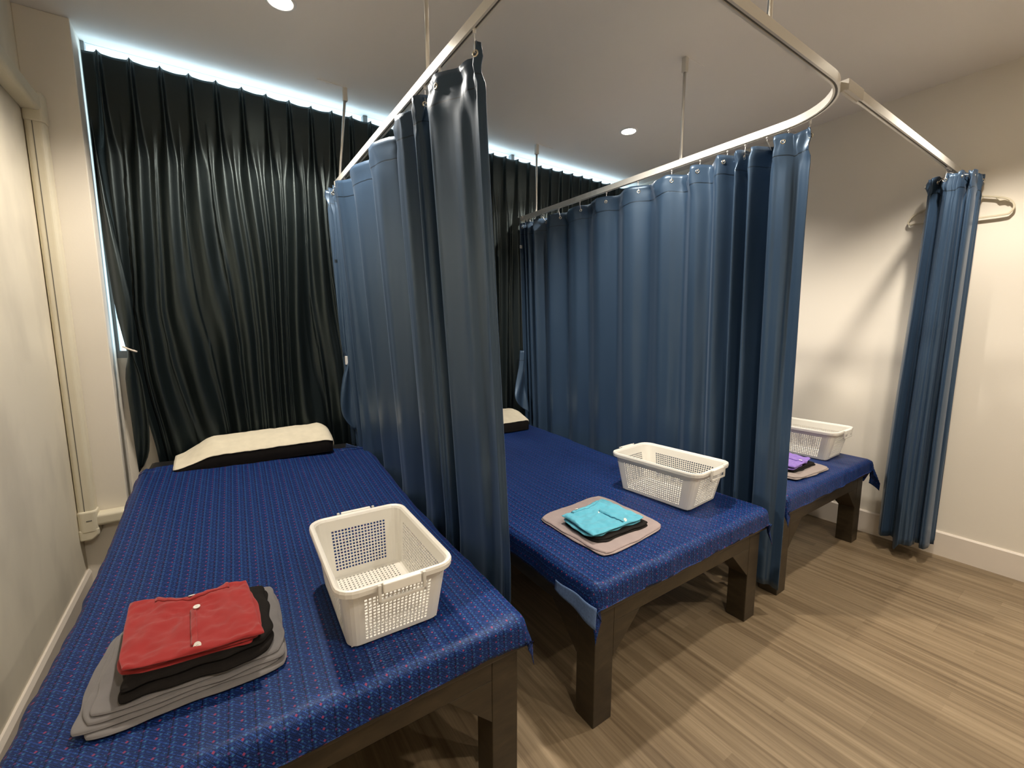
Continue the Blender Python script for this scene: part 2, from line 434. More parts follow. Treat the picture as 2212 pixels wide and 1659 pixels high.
# ------------------------------------------------------------------ curtain track
ZR = 2.34
ct = thing('curtain_track', 'white ceiling-hung curtain track looping round the middle bed and branching to the right wall', 'curtain track')
def rail_path():
    P = []
    x1, x2, yf, R = .716, 2.224, .768, .30
    P.append((x1, 3.06)); 
    for i in range(12): P.append((x1, lerp(3.06, yf+R, (i+1)/12)))
    for i in range(1, 13):
        a = PI + PI/2*i/12; P.append((x1+R+R*math.cos(a), yf+R+R*math.sin(a)))
    for i in range(1, 9): P.append((lerp(x1+R, x2-R, i/8), yf))
    for i in range(1, 17):
        a = -PI/2 + PI/2*i/16; P.append((x2-R+R*math.cos(a), yf+R+R*math.sin(a)))
    for i in range(1, 13): P.append((x2, lerp(yf+R, 3.12, i/12)))
    return P
hw, hh = .0115, .034
def rprof(h=hh, w_=hw):
    s = .004
    return [(-w_, 0), (-s, 0), (-s, .008), (s, .008), (s, 0), (w_, 0), (w_, h), (-w_, h)]
v = MB(); v.tube([(x, y, ZR) for x, y in rail_path()], 0, prof=rprof()); v.build('loop_rail', M['alu'], ct)
v = MB(); v.tube([(x, y, ZR+.0035) for x, y in rail_path()], 0, prof=[(-.004, 0), (.004, 0), (.004, .004), (-.004, .004)]); v.build('rail_slot', M['alu_dark'], ct)
v = MB(); v.tube([(x, .768, ZR) for x in (2.10, 2.6, 3.1, 3.728)], 0, prof=rprof()); br = v.build('branch_rail', M['alu'], ct)
v = MB(); v.tube([(x, .768, ZR+.0035) for x in (2.10, 3.728)], 0, prof=[(-.004, 0), (.004, 0), (.004, .004), (-.004, .004)]); v.build('slot', M['alu_dark'], br)
v = MB(); v.prism([(.753, ZR-.004), (.7635, ZR-.004), (.7635, ZR), (.7725, ZR), (.7725, ZR-.004), (.783, ZR-.004), (.783, ZR+hh+.003), (.753, ZR+hh+.003)], 'x', 2.045, 2.19)
v.build('connector', M['handle'], br, bevel=.002)
for (x, y, xt, yt, ang) in ((.716, 1.60, .716, 1.60, 0), (.716, 2.965, .766, 2.95, PI), (2.224, 1.60, 2.224, 1.60, 0), (2.224, 2.93, 2.245, 2.955, 0), (1.47, .768, 1.47, .768, 0)):
    rd = MB().cyl((x, y, ZR+hh-.002), (xt, yt, ZC-.05), .008, .008, 14).build('hanging_rod', M['steel'], ct)
    MB().box((xt-.013, yt-.013, ZC-.075), (xt+.013, yt+.013, ZC)).build('ceiling_socket', M['handle'], rd, bevel=.002)
    c_, s_ = math.cos(ang), math.sin(ang)
    p = MB().box((0, -.013, -.0025), (.16, .013, 0)).cyl((.10, 0, -.004), (.10, 0, -.002), .004).build('ceiling_plate', M['ceil'], rd)
    p.location = (xt, yt, ZC); p.rotation_euler = (0, 0, ang)
for (x, y) in ((.716, 3.06), (2.224, 3.12)):
    MB().box((x-.013, y-.004, ZR-.004), (x+.013, y+.012, ZR+hh+.003)).build('end_cap', M['handle'], ct, bevel=.002)

# ------------------------------------------------------------------ hanging privacy curtains
def eval_plan(top, bot, k, s):
    a = catmull(top, s); b = catmull(bot, s); return (lerp(a[0], b[0], k), lerp(a[1], b[1], k))
def privacy_curtain(label, top, bot, hooks, ztop, zbot, kz=None, hem=None, nu=360, nv=64, wob=.004, rail=None):
    """top/bot are plan outlines of the cloth at its head and its hem; hooks are positions along it"""
    t = thing('privacy_curtain', label, 'curtain', (top[0][0], top[0][1], 0), group=None)
    ox, oy = top[0]
    length = 0; prev = None; S = []
    for i in range(nu+1):
        p = catmull(top, i/nu)
        if prev: length += math.hypot(p[0]-prev[0], p[1]-prev[1])
        S.append(length); prev = p
    nz = Noise1(len(top)*13); n4 = Noise1(len(top)*17+1)
    def zt(s):
        d = min(abs(s-h) for h in hooks); return ztop-.013*sstep(0, .035, d)-.005*abs(nz(s*40))
    def pos(s, v):
        zb = zbot+(hem(s) if hem else 0)
        z1 = zt(s); z = lerp(z1, zb, v)
        k = sstep(.0, 1.0, v**.8)
        if kz: k = max(0, min(1, (kz[0]-z)/(kz[0]-kz[1])))
        x, y = eval_plan(top, bot, k, s)
        wv = wob*(nz(s*55+v*3)+.6*nz(s*23-v*5+40))*min(1, v*4+.25)
        rg = .0045*n4(s*95)+.003*n4(s*47+80)
        wv += rg*sstep(0, .12, v)
        # crumpled head band
        cr = (.007*nz(s*130+9)+.016*noise2(s*45, v*40, 5))*math.exp(-((v-.02)/.03)**2)
        return (x-ox+wv+cr, y-oy+wv*.7-cr, z)
    mb = MB(); mb.grid(nu, nv, lambda u, v: (pos(u, (v**1.15)), (S[min(nu, int(round(u*nu)))], v**1.15*(ztop-zbot))))
    body = mb.build('cloth', M['blue_satin'], t, solid=.0018)
    for h in hooks:
        e = 2e-3
        p = Vector(pos(h, .016)); q = Vector(pos(min(1, h+e), .016)); q0 = Vector(pos(max(0, h-e), .016))
        d = (q-q0); d.z = 0; d = d.normalized() if d.length > 1e-6 else Vector((0, 1, 0))
        nrm = Vector((d.y, -d.x, 0)).normalized()
        g = MB(); ring = [p+(d*math.cos(a)+Vector((0, 0, 1))*math.sin(a))*.0085 for a in [2*PI*i/18 for i in range(18)]]
        g.tube(ring, .0032, 6, closed=True, up=nrm); gr = g.build('eyelet', M['nickel'], t)
        rx = rail(h) if rail else (p.x+ox, p.y+oy)
        tx, ty = rx[0]-ox, rx[1]-oy
        k = MB(); k.cyl((tx, ty, ZR-.012), (tx, ty, ZR+.006), .0055, .0055, 10)
        k.tube([(tx, ty, ZR-.010), (tx, ty, ZR-.022), (lerp(tx, p.x, .5), lerp(ty, p.y, .5), lerp(ZR-.022, p.z, .5)), (p.x+nrm.x*.004, p.y+nrm.y*.004, p.z+.004), (p.x-nrm.x*.004, p.y-nrm.y*.004, p.z-.003)], .0016, 6)
        k.build('hook', M['clear'], t)
    return t, pos

# curtain on the left leg of the loop
def sh(pts, dx, dy=0, amp=1.0, x0=.716):
    return [(x0+(x-x0)*amp+dx, y+dy) for x, y in pts]
c1_top = [(.80, 3.05), (.645, 3.045), (.79, 3.02), (.655, 2.985), (.785, 2.965), (.66, 2.925), (.78, 2.90), (.665, 2.855),
          (.675, 2.76), (.735, 2.66), (.775, 2.60), (.685, 2.56), (.672, 2.48), (.73, 2.34), (.775, 2.28), (.69, 2.235), (.672, 2.16), (.715, 2.03), (.785, 1.96),
          (.70, 1.90), (.672, 1.83), (.705, 1.765), (.80, 1.73), (.705, 1.685), (.674, 1.66), (.70, 1.635), (.79, 1.61), (.71, 1.575), (.682, 1.53),
          (.705, 1.44), (.735, 1.34), (.742, 1.29), (.716, 1.262), (.735, 1.235)]
def bed_edge(y): return .716+.060*max(0, y-1.02)/2.07+.018
c1_bot = [(bed_edge(y)+(x-.66)*.8, y-.05*sstep(2.0, 1.2, y)) if y < 2.8 else (x+.075, y-.04) for x, y in c1_top]
hk1 = [.02, .085, .15, .215, .30, .43, .55, .66, .76, .86, .975]
c1, c1pos = privacy_curtain('dusty blue satin privacy curtain with eyelets hanging between the first and middle beds', c1_top, c1_bot, hk1, 2.312, .13,
    kz=(2.312, .62), rail=lambda h: (.716, catmull(c1_top, h)[1]))
# flap of the same curtain caught in a clip at its far edge
def flap(parent, pts_l, pts_r, mat, org, n=24, name='gathered_corner'):
    m = MB(); m.grid(10, n, lambda u, v: (tuple(lerp(a, b, u)+(.012*math.sin(u*PI*2+v*5) if i == 1 else 0)-org[i] for i, (a, b) in enumerate(zip(catmull(pts_l, v), catmull(pts_r, v)))), (u*.2, v*.6)))
    return m.build(name, mat, parent, solid=.0018)
og = (.80, 3.05, 0)
flap(c1, [(.70, 3.03, 2.25), (.672, 3.01, 1.95), (.668, 2.99, 1.6), (.685, 2.99, 1.30), (.705, 2.98, 1.225), (.67, 2.96, 1.12), (.645, 2.95, .98), (.655, 2.95, .87), (.705, 2.94, .79)],
     [(.712, 3.03, 2.25), (.71, 3.0, 1.95), (.71, 2.97, 1.6), (.72, 2.97, 1.30), (.725, 2.96, 1.225), (.73, 2.95, 1.12), (.745, 2.94, .98), (.75, 2.93, .86), (.755, 2.92, .74)], M['blue_satin'], og)
MB().box((-.105, -.085, 1.205), (-.085, -.065, 1.262)).build('clip', M['clear'], c1, bevel=.002)

# curtain on the right leg of the loop
L2, R2_ = 2.172, 2.276
ys = [3.10, 3.075, 3.05, 3.02, 2.99, 2.95, 2.90, 2.83, 2.73, 2.61, 2.49, 2.36, 2.22, 2.09, 1.96, 1.83, 1.70, 1.59, 1.50, 1.42, 1.345, 1.29, 1.255, 1.215, 1.185, 1.13, 1.085, 1.03, .985, .945]
c2_top = []
for i, y in enumerate(ys):
    a = .052*(1.0 if i not in (24, 25) else 1.35)*(.9+.2*math.sin(i*2.3)); c2_top.append((2.224+(-a if i % 2 == 0 else a)*(.62 if 8 < i < 20 else 1.0), y))
c2_top[-3:] = [(2.185, 1.03), (2.212, .985), (2.205, .935)]
c2_bot = [(2.293+(x-2.224)*.85-.02*sstep(1.2, .9, y), y+.005) for x, y in c2_top]
hk2 = [.01, .06, .115, .17, .235, .30, .365, .43, .50, .565, .63, .70, .775, .86, .925, .985]
c2, c2pos = privacy_curtain('dusty blue satin privacy curtain drawn out between the middle and far right beds', c2_top, c2_bot, hk2, 2.312, .13, kz=(2.312, .62),
    rail=lambda h: (min(2.224, catmull(c2_top, h)[0]+.02) if h > .95 else 2.224, catmull(c2_top, h)[1]))
flap(c2, [(2.15, 3.05, 1.25), (2.13, 3.03, 1.1), (2.085, 3.02, .95), (2.06, 3.0, .86), (2.085, 2.99, .80)],
     [(2.19, 3.04, 1.25), (2.19, 3.03, 1.1), (2.19, 3.02, .95), (2.19, 3.0, .84), (2.19, 2.98, .72)], M['blue_satin'], (c2_top[0][0], c2_top[0][1], 0))
MB().box((-.02, -.04, 2.10), (.0, -.035, 2.125)).build('care_label', M['clear'], c2)

# gathered curtain on the branch by the wall
c3_top = [(3.64, .868), (3.585, .86), (3.525, .842), (3.50, .825), (3.545, .805), (3.555, .79), (3.50, .775), (3.475, .755), (3.478, .728), (3.50, .705), (3.565, .70),
          (3.56, .685), (3.50, .675), (3.497, .66), (3.55, .652), (3.60, .66), (3.56, .70), (3.575, .76), (3.585, .82), (3.60, .845), (3.612, .82), (3.605, .74), (3.612, .66), (3.628, .65), (3.64, .69), (3.642, .78), (3.655, .84), (3.668, .83), (3.672, .74), (3.68, .66), (3.69, .655)]
c3_bot = [(min(3.695, lerp(3.59, x, 1.10)-.006), .778+(y-.752)*1.22) for x, y in c3_top]
hk3 = [.02, .12, .21, .30, .38, .46, .54, .63, .71, .80, .88, .97]
c3, c3pos = privacy_curtain('dusty blue satin privacy curtain bunched tight against the right wall', c3_top, c3_bot, hk3, 2.312, .10,
    hem=lambda s: -.06*math.exp(-((s-.20)/.03)**2), rail=lambda h: (catmull(c3_top, h)[0], .768), nu=420)

# ------------------------------------------------------------------ black window curtains with pinch pleats
def window_curtain(label, x0, x1, npl, seed, ztop=2.838, zbot=.14, left_pull=None):
    t = thing('window_curtain', label, 'curtain', (x0, 3.185, 0), group='black blackout curtains across the window')
    nz = Noise1(seed); n2 = Noise1(seed+5); nu = npl*30; nv = 70
    amps = [1+.35*nz(i*3.7) for i in range(npl+2)]
    def fn(u, v):
        vv = v**1.25
        z = lerp(ztop, zbot, vv); h = ztop-z
        drift = sstep(.25, 1.6, h)*.55*(n2(u*npl*.33+vv*1.1)+.5*n2(u*npl*.8+7+vv*.7))
        ph = u*npl+drift
        fr = ph-math.floor(ph)-.5; i = int(math.floor(ph)) % (npl+1)
        k = lerp(26, 1.25, sstep(.02, .50, h))
        w_ = max(0, math.cos(PI*fr))**(2*k)
        g_ = abs(fr)-.5; w_ += max(0, .22+.5*nz(i*5.1+9))*sstep(.22, .60, h)*math.exp(-(g_/.13)**2)
        a = lerp(.030, .050*amps[i], sstep(.05, 1.0, h))
        trip = .006*math.cos(fr*2*PI*18)*math.exp(-(fr/.05)**2)*(1-sstep(.05, .2, h))
        y = -(a*w_+trip)-.012*n2(u*npl*1.9+vv*2+30)*sstep(.3, 1.2, h)
        x = u*(x1-x0)
        if left_pull: x += left_pull(h)*(1-u)**3
        zz = z-.005*(1-max(0, math.cos(PI*fr))**2)*(1-sstep(0, .3, h))+.004*nz(u*npl*.7)*(1-sstep(0, .3, h))
        return (x, y, zz), (u*(x1-x0)*2, h)
    m = MB(); m.grid(nu, nv, fn); m.build('cloth', M['black_satin'], t, solid=.0018)
    return t
def pull(h):
    z = 2.838-h
    return .022*sstep(2.25, 1.6, z)+.03*sstep(1.6, 1.3, z)+.085*sstep(1.35, .6, z)
wc1 = window_curtain('black satin blackout curtain with pinch pleats behind the bed beside the left wall', -.452, 1.42, 15, 3, left_pull=pull)
window_curtain('black satin blackout curtain with pinch pleats behind the middle and right beds', 1.416, 3.72, 19, 11)
tail = [(-.440, 3.15, 2.5), (-.446, 3.125, 2.1), (-.428, 3.09, 1.6), (-.400, 3.06, 1.36), (-.392, 3.055, 1.30), (-.41, 3.05, 1.18), (-.405, 3.05, .95), (-.402, 3.05, .78), (-.398, 3.05, .665)]
tailr = [(-.437, 3.15, 2.5), (-.41, 3.12, 2.1), (-.355, 3.055, 1.6), (-.362, 3.05, 1.36), (-.370, 3.045, 1.30), (-.345, 3.045, 1.18), (-.335, 3.045, .95), (-.345, 3.045, .78), (-.375, 3.045, .70)]
flap(wc1, tail, tailr, M['black_satin'], (-.452, 3.185, 0), name='gathered_edge')
g = MB(); g.tube([(.072+.026*math.cos(a), -.132+.012*math.sin(a), 1.335+.028*math.cos(a)*-.5) for a in [2*PI*i/20 for i in range(20)]], .0045, 8, closed=True)
g.build('tie_ring', M['base'], wc1)

# ------------------------------------------------------------------ beds
BW, BL, ZT, LG = 1.125, 2.07, .488, .094
def make_bed(loc, label):
    t = thing('massage_bed', label, 'bed', loc, group='dark wooden massage beds')
    for sx in (0, 1):
        for sy in (0, 1):
            x = sx*(BW-LG); y = sy*(BL-LG)
            MB().box((x, y, 0), (x+LG, y+LG, ZT-.024)).build('leg', M['wood'], t, bevel=.003)
    zr0, zr1 = .388, ZT-.024
    for nm, lo, hi in (('foot_rail', (LG, .0005, zr0), (BW-LG, LG-.002, zr1)), ('head_rail', (LG, BL-LG+.002, zr0), (BW-LG, BL-.0005, zr1)),
                       ('side_rail', (.0005, LG, zr0), (LG-.002, BL-LG, zr1)), ('side_rail', (BW-LG+.002, LG, zr0), (BW-.0005, BL-LG, zr1))):
        MB().box(lo, hi).build(nm, M['wood'], t, bevel=.002)
    tri = [(0, .245), (.145, zr0), (0, zr0)]
    for a0, a1 in ((.0005, LG-.002), (BL-LG+.002, BL-.0005)):
        MB().prism([(LG+a, z) for a, z in tri], 'y', a0, a1).build('brace', M['wood'], t, bevel=.002)
        MB().prism([(BW-LG-a, z) for a, z in tri[::-1]], 'y', a0, a1).build('brace', M['wood'], t, bevel=.002)
    for a0, a1 in ((.0005, LG-.002), (BW-LG+.002, BW-.0005)):
        MB().prism([(LG+a, z) for a, z in tri], 'x', a0, a1).build('brace', M['wood'], t, bevel=.002)
        MB().prism([(BL-LG-a, z) for a, z in tri[::-1]], 'x', a0, a1).build('brace', M['wood'], t, bevel=.002)
    MB().box((-.022, -.022, ZT-.024), (BW+.022, BL+.01, ZT)).build('top_board', M['wood'], t, bevel=.005)
    return t
beds = [(-.414, 1.02), (1.029, .998), (2.418, 1.012)]
names = ['first', 'middle', 'far right']
b0 = make_bed((*beds[0], 0), 'dark wooden massage bed beside the left wall, nearest of the three')
for (x, y), lb in zip(beds[1:], ('dark wooden massage bed standing between the two hanging blue curtains', 'dark wooden massage bed beside the right wall, behind the drawn out blue curtain')):
    c = copy_tree(b0); c.location = (x, y, 0); c['label'] = lb

MT = .078
def head_rise(x, y, rl, rr_):      # the mattress is propped up towards its head
    return lerp(rl, rr_, x/BW)*sstep(.30, .96, y/BL)
def mattress(loc, label, rl, rr_, shear=0):
    m = MB(); nx, ny = 20, 48; x0, x1, y0, y1 = -.006, BW+.004, -.006, BL-.002; r = .022
    prof = [(0, 0), (0, .25), (0, .7)]+[(r*(1-math.cos(a)), 0) for a in ()]
    def ring(inset, zf, k):
        pts = []
        n = 40
        xa, xb, ya, yb = x0+inset, x1-inset, y0+inset, y1-inset
        for i in range(n): pts.append((lerp(xa, xb, i/n), ya))
        for i in range(n): pts.append((xb, lerp(ya, yb, i/n)))
        for i in range(n): pts.append((lerp(xb, xa, i/n), yb))
        for i in range(n): pts.append((xa, lerp(yb, ya, i/n)))
        return [(x, y, ZT+.001+zf*MT+k*head_rise(x, y, rl, rr_)) for x, y in pts]
    rows = [ring(.004, 0, 0), ring(0, .08, .1), ring(0, .7, 1), ring(.006, .90, 1), ring(.022, .99, 1)]
    N = 160; vs = [p for r_ in rows for p in r_]
    fs = [(j*N+i, j*N+(i+1) % N, (j+1)*N+(i+1) % N, (j+1)*N+i) for j in range(len(rows)-1) for i in range(N)]
    m.add(vs, fs, smooth=True)
    m.grid(16, 40, lambda u, v: ((lerp(x0+.022, x1-.022, u), lerp(y0+.022, y1-.022, v), ZT+.001+.99*MT+head_rise(lerp(x0, x1, u), lerp(y0, y1, v), rl, rr_)), (u, v)))
    m.add(rows[0], [tuple(range(N))[::-1]])
    m.v = [(x+shear*max(0, y)/BL, y, z) for x, y, z in m.v]
    o = m.build('mattress', M['black_vinyl'], None); o.location = loc
    return tag(o, label, 'mattress', 'black mattresses on the massage beds')
RISE = [(.135, .085), (.05, .05), (.03, .03)]
for (x, y), lb, (a, b) in zip(beds, ('black mattress under the blue sheet of the bed beside the left wall', 'black mattress under the blue sheet of the middle bed', 'black mattress under the blue sheet of the bed beside the right wall'), RISE):
    mattress((x, y, 0), lb, a, b, .07 if x < 0 else 0)

def bed_sheet(loc, label, seed, fo=.10, so=.10, widen=0, left=-.01, rise=(0, 0), right=0.0, flare=(.28, .28), pow_=1.5, ro=None, yend=None, tipz=0, lift=0):
    """cloth laid over the mattress: flat coordinates, the part past an edge turns down over it"""
    W = BW+.0; y_end = (yend or BL-.13); ro = so if ro is None else ro
    nx, ny = 120, 190; rr = .032
    nz = Noise1(seed)
    ztop = ZT+MT+.010
    def turn(e):      # e past the edge -> (out, down)
        if e <= 0: return 0.0, 0.0
        q = rr*PI/2
        if e < q: a = e/rr; return rr*math.sin(a), rr*(1-math.cos(a))
        return rr+.05*(e-q), rr+(e-q)*.999
    def fn(u, v):
        cu = lerp(left-so, W+right+ro, u); cv = lerp(-.012-fo, y_end, v)
        wfac = widen*max(0, cv)/BL
        xl, xr = left+rr*.5, W+right-rr*.5; yf = -.012+rr*.4
        ex = (xl-cu) if cu < xl else ((cu-xr) if cu > xr else 0.0); sx = -1 if cu < xl else 1
        ey = max(0.0, yf-cv)
        if ex > 0 and ey > 0:
            e = (ex**pow_+ey**pow_)**(1/pow_); o, d = turn(e)
            fl = (flare[0] if sx < 0 else flare[1])*min(ex, ey)
            dx = ex/e; dy = ey/e
            X = (xl if sx < 0 else xr)+sx*(o*dx+fl*.75); Y = yf-(o*dy+fl*.55); Z = ztop-d
        elif ex > 0:
            o, d = turn(ex); X = (xl if sx < 0 else xr)+sx*o; Y = cv; Z = ztop-d
        elif ey > 0:
            o, d = turn(ey); X = cu; Y = yf-o; Z = ztop-d
        else: X, Y, Z = cu, cv, ztop
        top = 1 if ex == 0 and ey == 0 else 0
        X += wfac
        Z += head_rise(min(max(cu, 0), W), max(0, cv), *rise)*(1 if ex <= .05 else lerp(1, .3, sstep(.05, .1, ex)))
        w1 = noise2(cu*9, cv*2.0, seed)*.0045+noise2(cu*26, cv*7, seed+1)*.0016+noise2(cu*3, cv*3, seed+2)*.004
        Z += w1*(1 if top else .3)+.0015
        if ey > 0.02 or ex > .02:
            n = noise2(cu*7+3, cv*7, seed+3)*.010+noise2(cu*19, cv*19, seed+5)*.004
            if ey > 0: Y -= max(n, -.002)+.003
            if ex > 0: X += sx*(max(n, -.002)+.003)
            d2 = sstep(.05, .10, max(ex, ey)); Z += d2*(noise2(cu*5, cv*5, seed+4)*.012)
            if lift and ey > 0: Z += lift*math.exp(-((cu-W*.86)/.14)**2)*sstep(.0, .1, ey)
        # hold the hem off the projecting board
        if Z < ZT+.006 and not (ex > .03 and ey > .03):
            if ey > 0: Y = min(Y, -.030)
            if ex > 0: X = (min(X, -.030) if sx < 0 else max(X, W+.030))
            Z = max(Z, ZT+.004) if (ey > 0 and fo < .12) else Z
        # gathered end of the cloth at the head
        if v > .97: Z += .006*abs(nz(cu*30)); Y += .02*nz(cu*8)
        return (X, Y, Z), (cu+seed*.017, cv)
    m = MB(); m.grid(nx, ny, fn)
    o = m.build('bed_sheet', M['sheet'], None, solid=.0016)
    o.location = loc
    return tag(o, label, 'bed sheet', 'patterned blue sheets on the massage beds')
s1 = bed_sheet((*beds[0], 0), 'navy sheet woven with cyan and red diamonds, on the bed beside the left wall', 1, fo=.105, so=.09, widen=.07, rise=RISE[0], ro=.10, lift=.02, yend=1.90)
s2 = bed_sheet((*beds[1], 0), 'royal blue patterned sheet with a pale turned-up hem corner, on the middle bed', 2, fo=.105, so=.105, rise=RISE[1], yend=1.97, pow_=1.15, flare=(.20, .28))
s3 = bed_sheet((*beds[2], 0), 'dark blue patterned sheet drooping towards the right wall, on the far right bed', 3, fo=.105, so=.09, ro=.17, flare=(.28, .75), rise=RISE[2], yend=1.96)
# pale turned-up hem at the near left corner of the middle bed
m = MB(); m.grid(14, 6, lambda u, v: ((-.048-.004*math.sin(u*9)-.004*v, lerp(-.05, .16, u), lerp(.522-.002*u, .445+.030*u+.01*u*u, v)), (u*.2, v*.06)))
m.build('turned_hem', M['sheet_back'], s2, solid=.0016)
m = MB(); m.grid(12, 6, lambda u, v: ((lerp(BW-.06, BW+.075, u), BL-.19-.02*v-.03*u, ZT+MT+.085+.05*math.sin(v*PI*.5)*(1-.6*u)-.03*u), (u*.2, v*.06)))
m.build('turned_corner', M['sheet_back'], s1, solid=.0016)

# ------------------------------------------------------------------ pillows
def pillow(loc, rz, label, L=.79, D=.30, H=.145, lean=.0):
    t = thing('pillow', label, 'pillow', loc, rz)
    sec_ = [(-.50, .06), (-.51, .28), (-.505, .48), (-.485, .60), (-.32, .76), (-.05, .95), (.18, 1.0), (.36, .96), (.47, .80), (.50, .50), (.49, .12)]
    def hx(x):
        u = (x+L/2)/L
        return lerp(.38, 1.0, sstep(0, .24, u))*lerp(1, .90, sstep(.94, 1, u))*lerp(.93, 1.0, u)
    def fn(off, sec=sec_, a=0.0, b=1.0):
        def g(u, v):
            x = lerp(-L/2-off, L/2+off, u)
            y, z = catmull(sec, lerp(a, b, v))
            ex = max(0, abs(2*u-1)-.93)/.07
            y *= (1-.10*ex**2)
            yy = y*D+.03*sstep(0, .3, 1-u)*0; zz = z*H*hx(x)*(1-.10*ex**2)+off
            zz += .0035*noise2(x*16, y*6, 3)+.002*noise2(x*40, y*12, 5)
            return (x, yy+(-off if y < 0 else off)*.6, max(zz, .001)), (x, y)
        return g
    m = MB(); m.grid(64, 40, fn(0)); 
    n = 40
    w_ = 65
    for col in (0, 64):
        ids = [j*w_+col for j in range(n+1)]
        m.f.append(tuple(ids)); m.sm.append(False)
    m.f.append((0, 64, n*w_+64, n*w_)); m.sm.append(False)
    m.build('stuffing', M['black_cloth'], t)
    m = MB(); m.grid(64, 36, fn(.003, a=.27, b=.93)); m.build('cover', M['cream'], t, solid=.002)
    m = MB()
    def side(u, v):      # the cloth turned down over the right-hand end
        y, z = catmull(sec_, lerp(.34, .90, u)); x = L/2+.004+.004*math.sin(v*3)
        zt = z*H*hx(L/2)*.92; return (x, y*D*.96, lerp(zt, zt*.38, v)), (u*.2, v*.05)
    m.grid(20, 6, side); m.build('cover_flap', M['cream'], t, solid=.002)
    return t
zs = ZT+MT+.012
pillow((.163, 2.955, zs+.100), 0, 'black pillow under a cream cloth on the bed beside the left wall')
pillow((1.72, 2.92, zs+.046), 0, 'black pillow under a cream cloth on the middle bed, mostly hidden by the hanging curtain', L=.66)

# ------------------------------------------------------------------ baskets
def basket_mesh():
    RW, RL, BWd, BLg, H = .300, .478, .262, .388, .200
    def rrect(w_, l_, r, cols):   # cols: list of (side, t) -> point
        out = []
        for side, t in cols:
            a, b = w_/2, l_/2
            if side == 0: out.append((lerp(-a+r, a-r, t), -b))
            elif side == 1: an = -PI/2+PI/2*t; out.append((a-r+r*math.cos(an), -b+r+r*math.sin(an)))
            elif side == 2: out.append((a, lerp(-b+r, b-r, t)))
            elif side == 3: an = PI/2*t; out.append((a-r+r*math.cos(an), b-r+r*math.sin(an)))
            elif side == 4: out.append((lerp(a-r, -a+r, t), b))
            elif side == 5: an = PI/2+PI/2*t; out.append((-a+r+r*math.cos(an), b-r+r*math.sin(an)))
            elif side == 6: out.append((-a, lerp(b-r, -b+r, t)))
            else: an = PI+PI/2*t; out.append((-a+r+r*math.cos(an), -b+r+r*math.sin(an)))
        return out
    cols = []; hole = []
    def straight(side, n):
        pad = .05; st = (1-2*pad)/(n*2+1)
        cols.append((side, 0.0)); hole.append(False)
        for k in range(n):
            cols.append((side, pad+st*(2*k+.85))); hole.append(True)
            cols.append((side, pad+st*(2*k+2.15))); hole.append(False)
    def corner(side):
        for k in range(5): cols.append((side, k/5)); hole.append(False)
    for sd, n in ((0, 17), (2, 28), (4, 17), (6, 28)):
        straight(sd, n); corner(sd+1)
    n = len(cols); rows = []
    def row(z, off=0.0, k=None): rows.append((z, off, k))
    row(0, -.006); row(.006, 0)
    holes_rows = []
    row(.020)
    nr = 13; z0, z1 = .020, .158; st = (z1-z0)/nr
    for k in range(nr):
        holes_rows.append(len(rows)-1); row(z0+st*(k+.62)); row(z0+st*(k+1))
    row(.178); row(.190); row(.197, .003); row(.200, .008); row(.199, .013); row(.193, .016); row(.180, .0165)
    vs = []
    for z, off, k in rows:
        t = z/H; w_ = lerp(BWd, RW, t)+2*off; l_ = lerp(BLg, RL, t)+2*off
        for x, y in rrect(w_, l_, .030+off+.008*t, cols): vs.append((x, y, z))
    fs = []
    for j in range(len(rows)-1):
        for i in range(n):
            if hole[i] and j in holes_rows: continue
            fs.append((j*n+i, j*n+(i+1) % n, (j+1)*n+(i+1) % n, (j+1)*n+i))
    mb = MB(); mb.add(vs, fs)
    # perforated floor: grid with holes plus a solid margin joined to the wall foot
    gx, gy = 17, 26; a, b = BWd/2-.024, BLg/2-.024
    def cuts(nh, half):
        c = [-half]; st = 2*half/nh
        for k in range(nh): c += [-half+st*(k+.28), -half+st*(k+.72)]
        return c+[half]
    cx, cy = cuts(gx, a), cuts(gy, b); w_ = len(cx); vv = [(x, y, .003) for y in cy for x in cx]; ff = []
    for j in range(len(cy)-1):
        for i in range(w_-1):
            if i % 2 == 1 and j % 2 == 1: continue
            ff.append((j*w_+i, j*w_+i+1, (j+1)*w_+i+1, (j+1)*w_+i))
    mb.add(vv, ff)
    A, B = BWd/2-.007, BLg/2-.007
    mb.add([(-a, -b, .003), (a, -b, .003), (a, b, .003), (-a, b, .003), (-A, -B, .003), (A, -B, .003), (A, B, .003), (-A, B, .003)],
           [(0, 1, 5, 4), (1, 2, 6, 5), (2, 3, 7, 6), (3, 0, 4, 7)])
    return mb
bk_mesh = None
def make_basket(loc, rz, label):
    t = thing('storage_basket', label, 'basket', loc, rz, group='white plastic baskets on the beds')
    mb = basket_mesh(); mb.build('basket_body', M['basket'], t, solid=.0022)
    for sy in (-1, 1):
        y = sy*.262
        h = MB()
        h.box((-.066, y-.004, .150), (-.057, y+.004, .203)); h.box((.057, y-.004, .150), (.066, y+.004, .203))
        h.box((-.066, y-.004, .150), (.066, y+.004, .159))
        hd = h.build('handle', M['handle'], t, bevel=.0018)
        g = MB(); g.box((-.052, y-.005 if sy < 0 else y-.010, .176), (.052, y+.010 if sy < 0 else y+.005, .2035)); g.build('grip', M['basket'], hd, bevel=.003)
    return t
bk = make_basket((.3745, 1.3281, zs+.003), -.027, 'white perforated plastic basket on the first bed beside the red shirt')
for (x, y, rz, lb) in ((1.9072, 1.3632, .0791, 'white perforated plastic basket on the middle bed near the turquoise shirt'),
                       (3.352, 1.325, .03, 'white perforated plastic basket on the far right bed near the lilac shirt')):
    c = copy_tree(bk); c.location = (x, y, zs+.003); c.rotation_euler = (0, 0, rz); c['label'] = lb

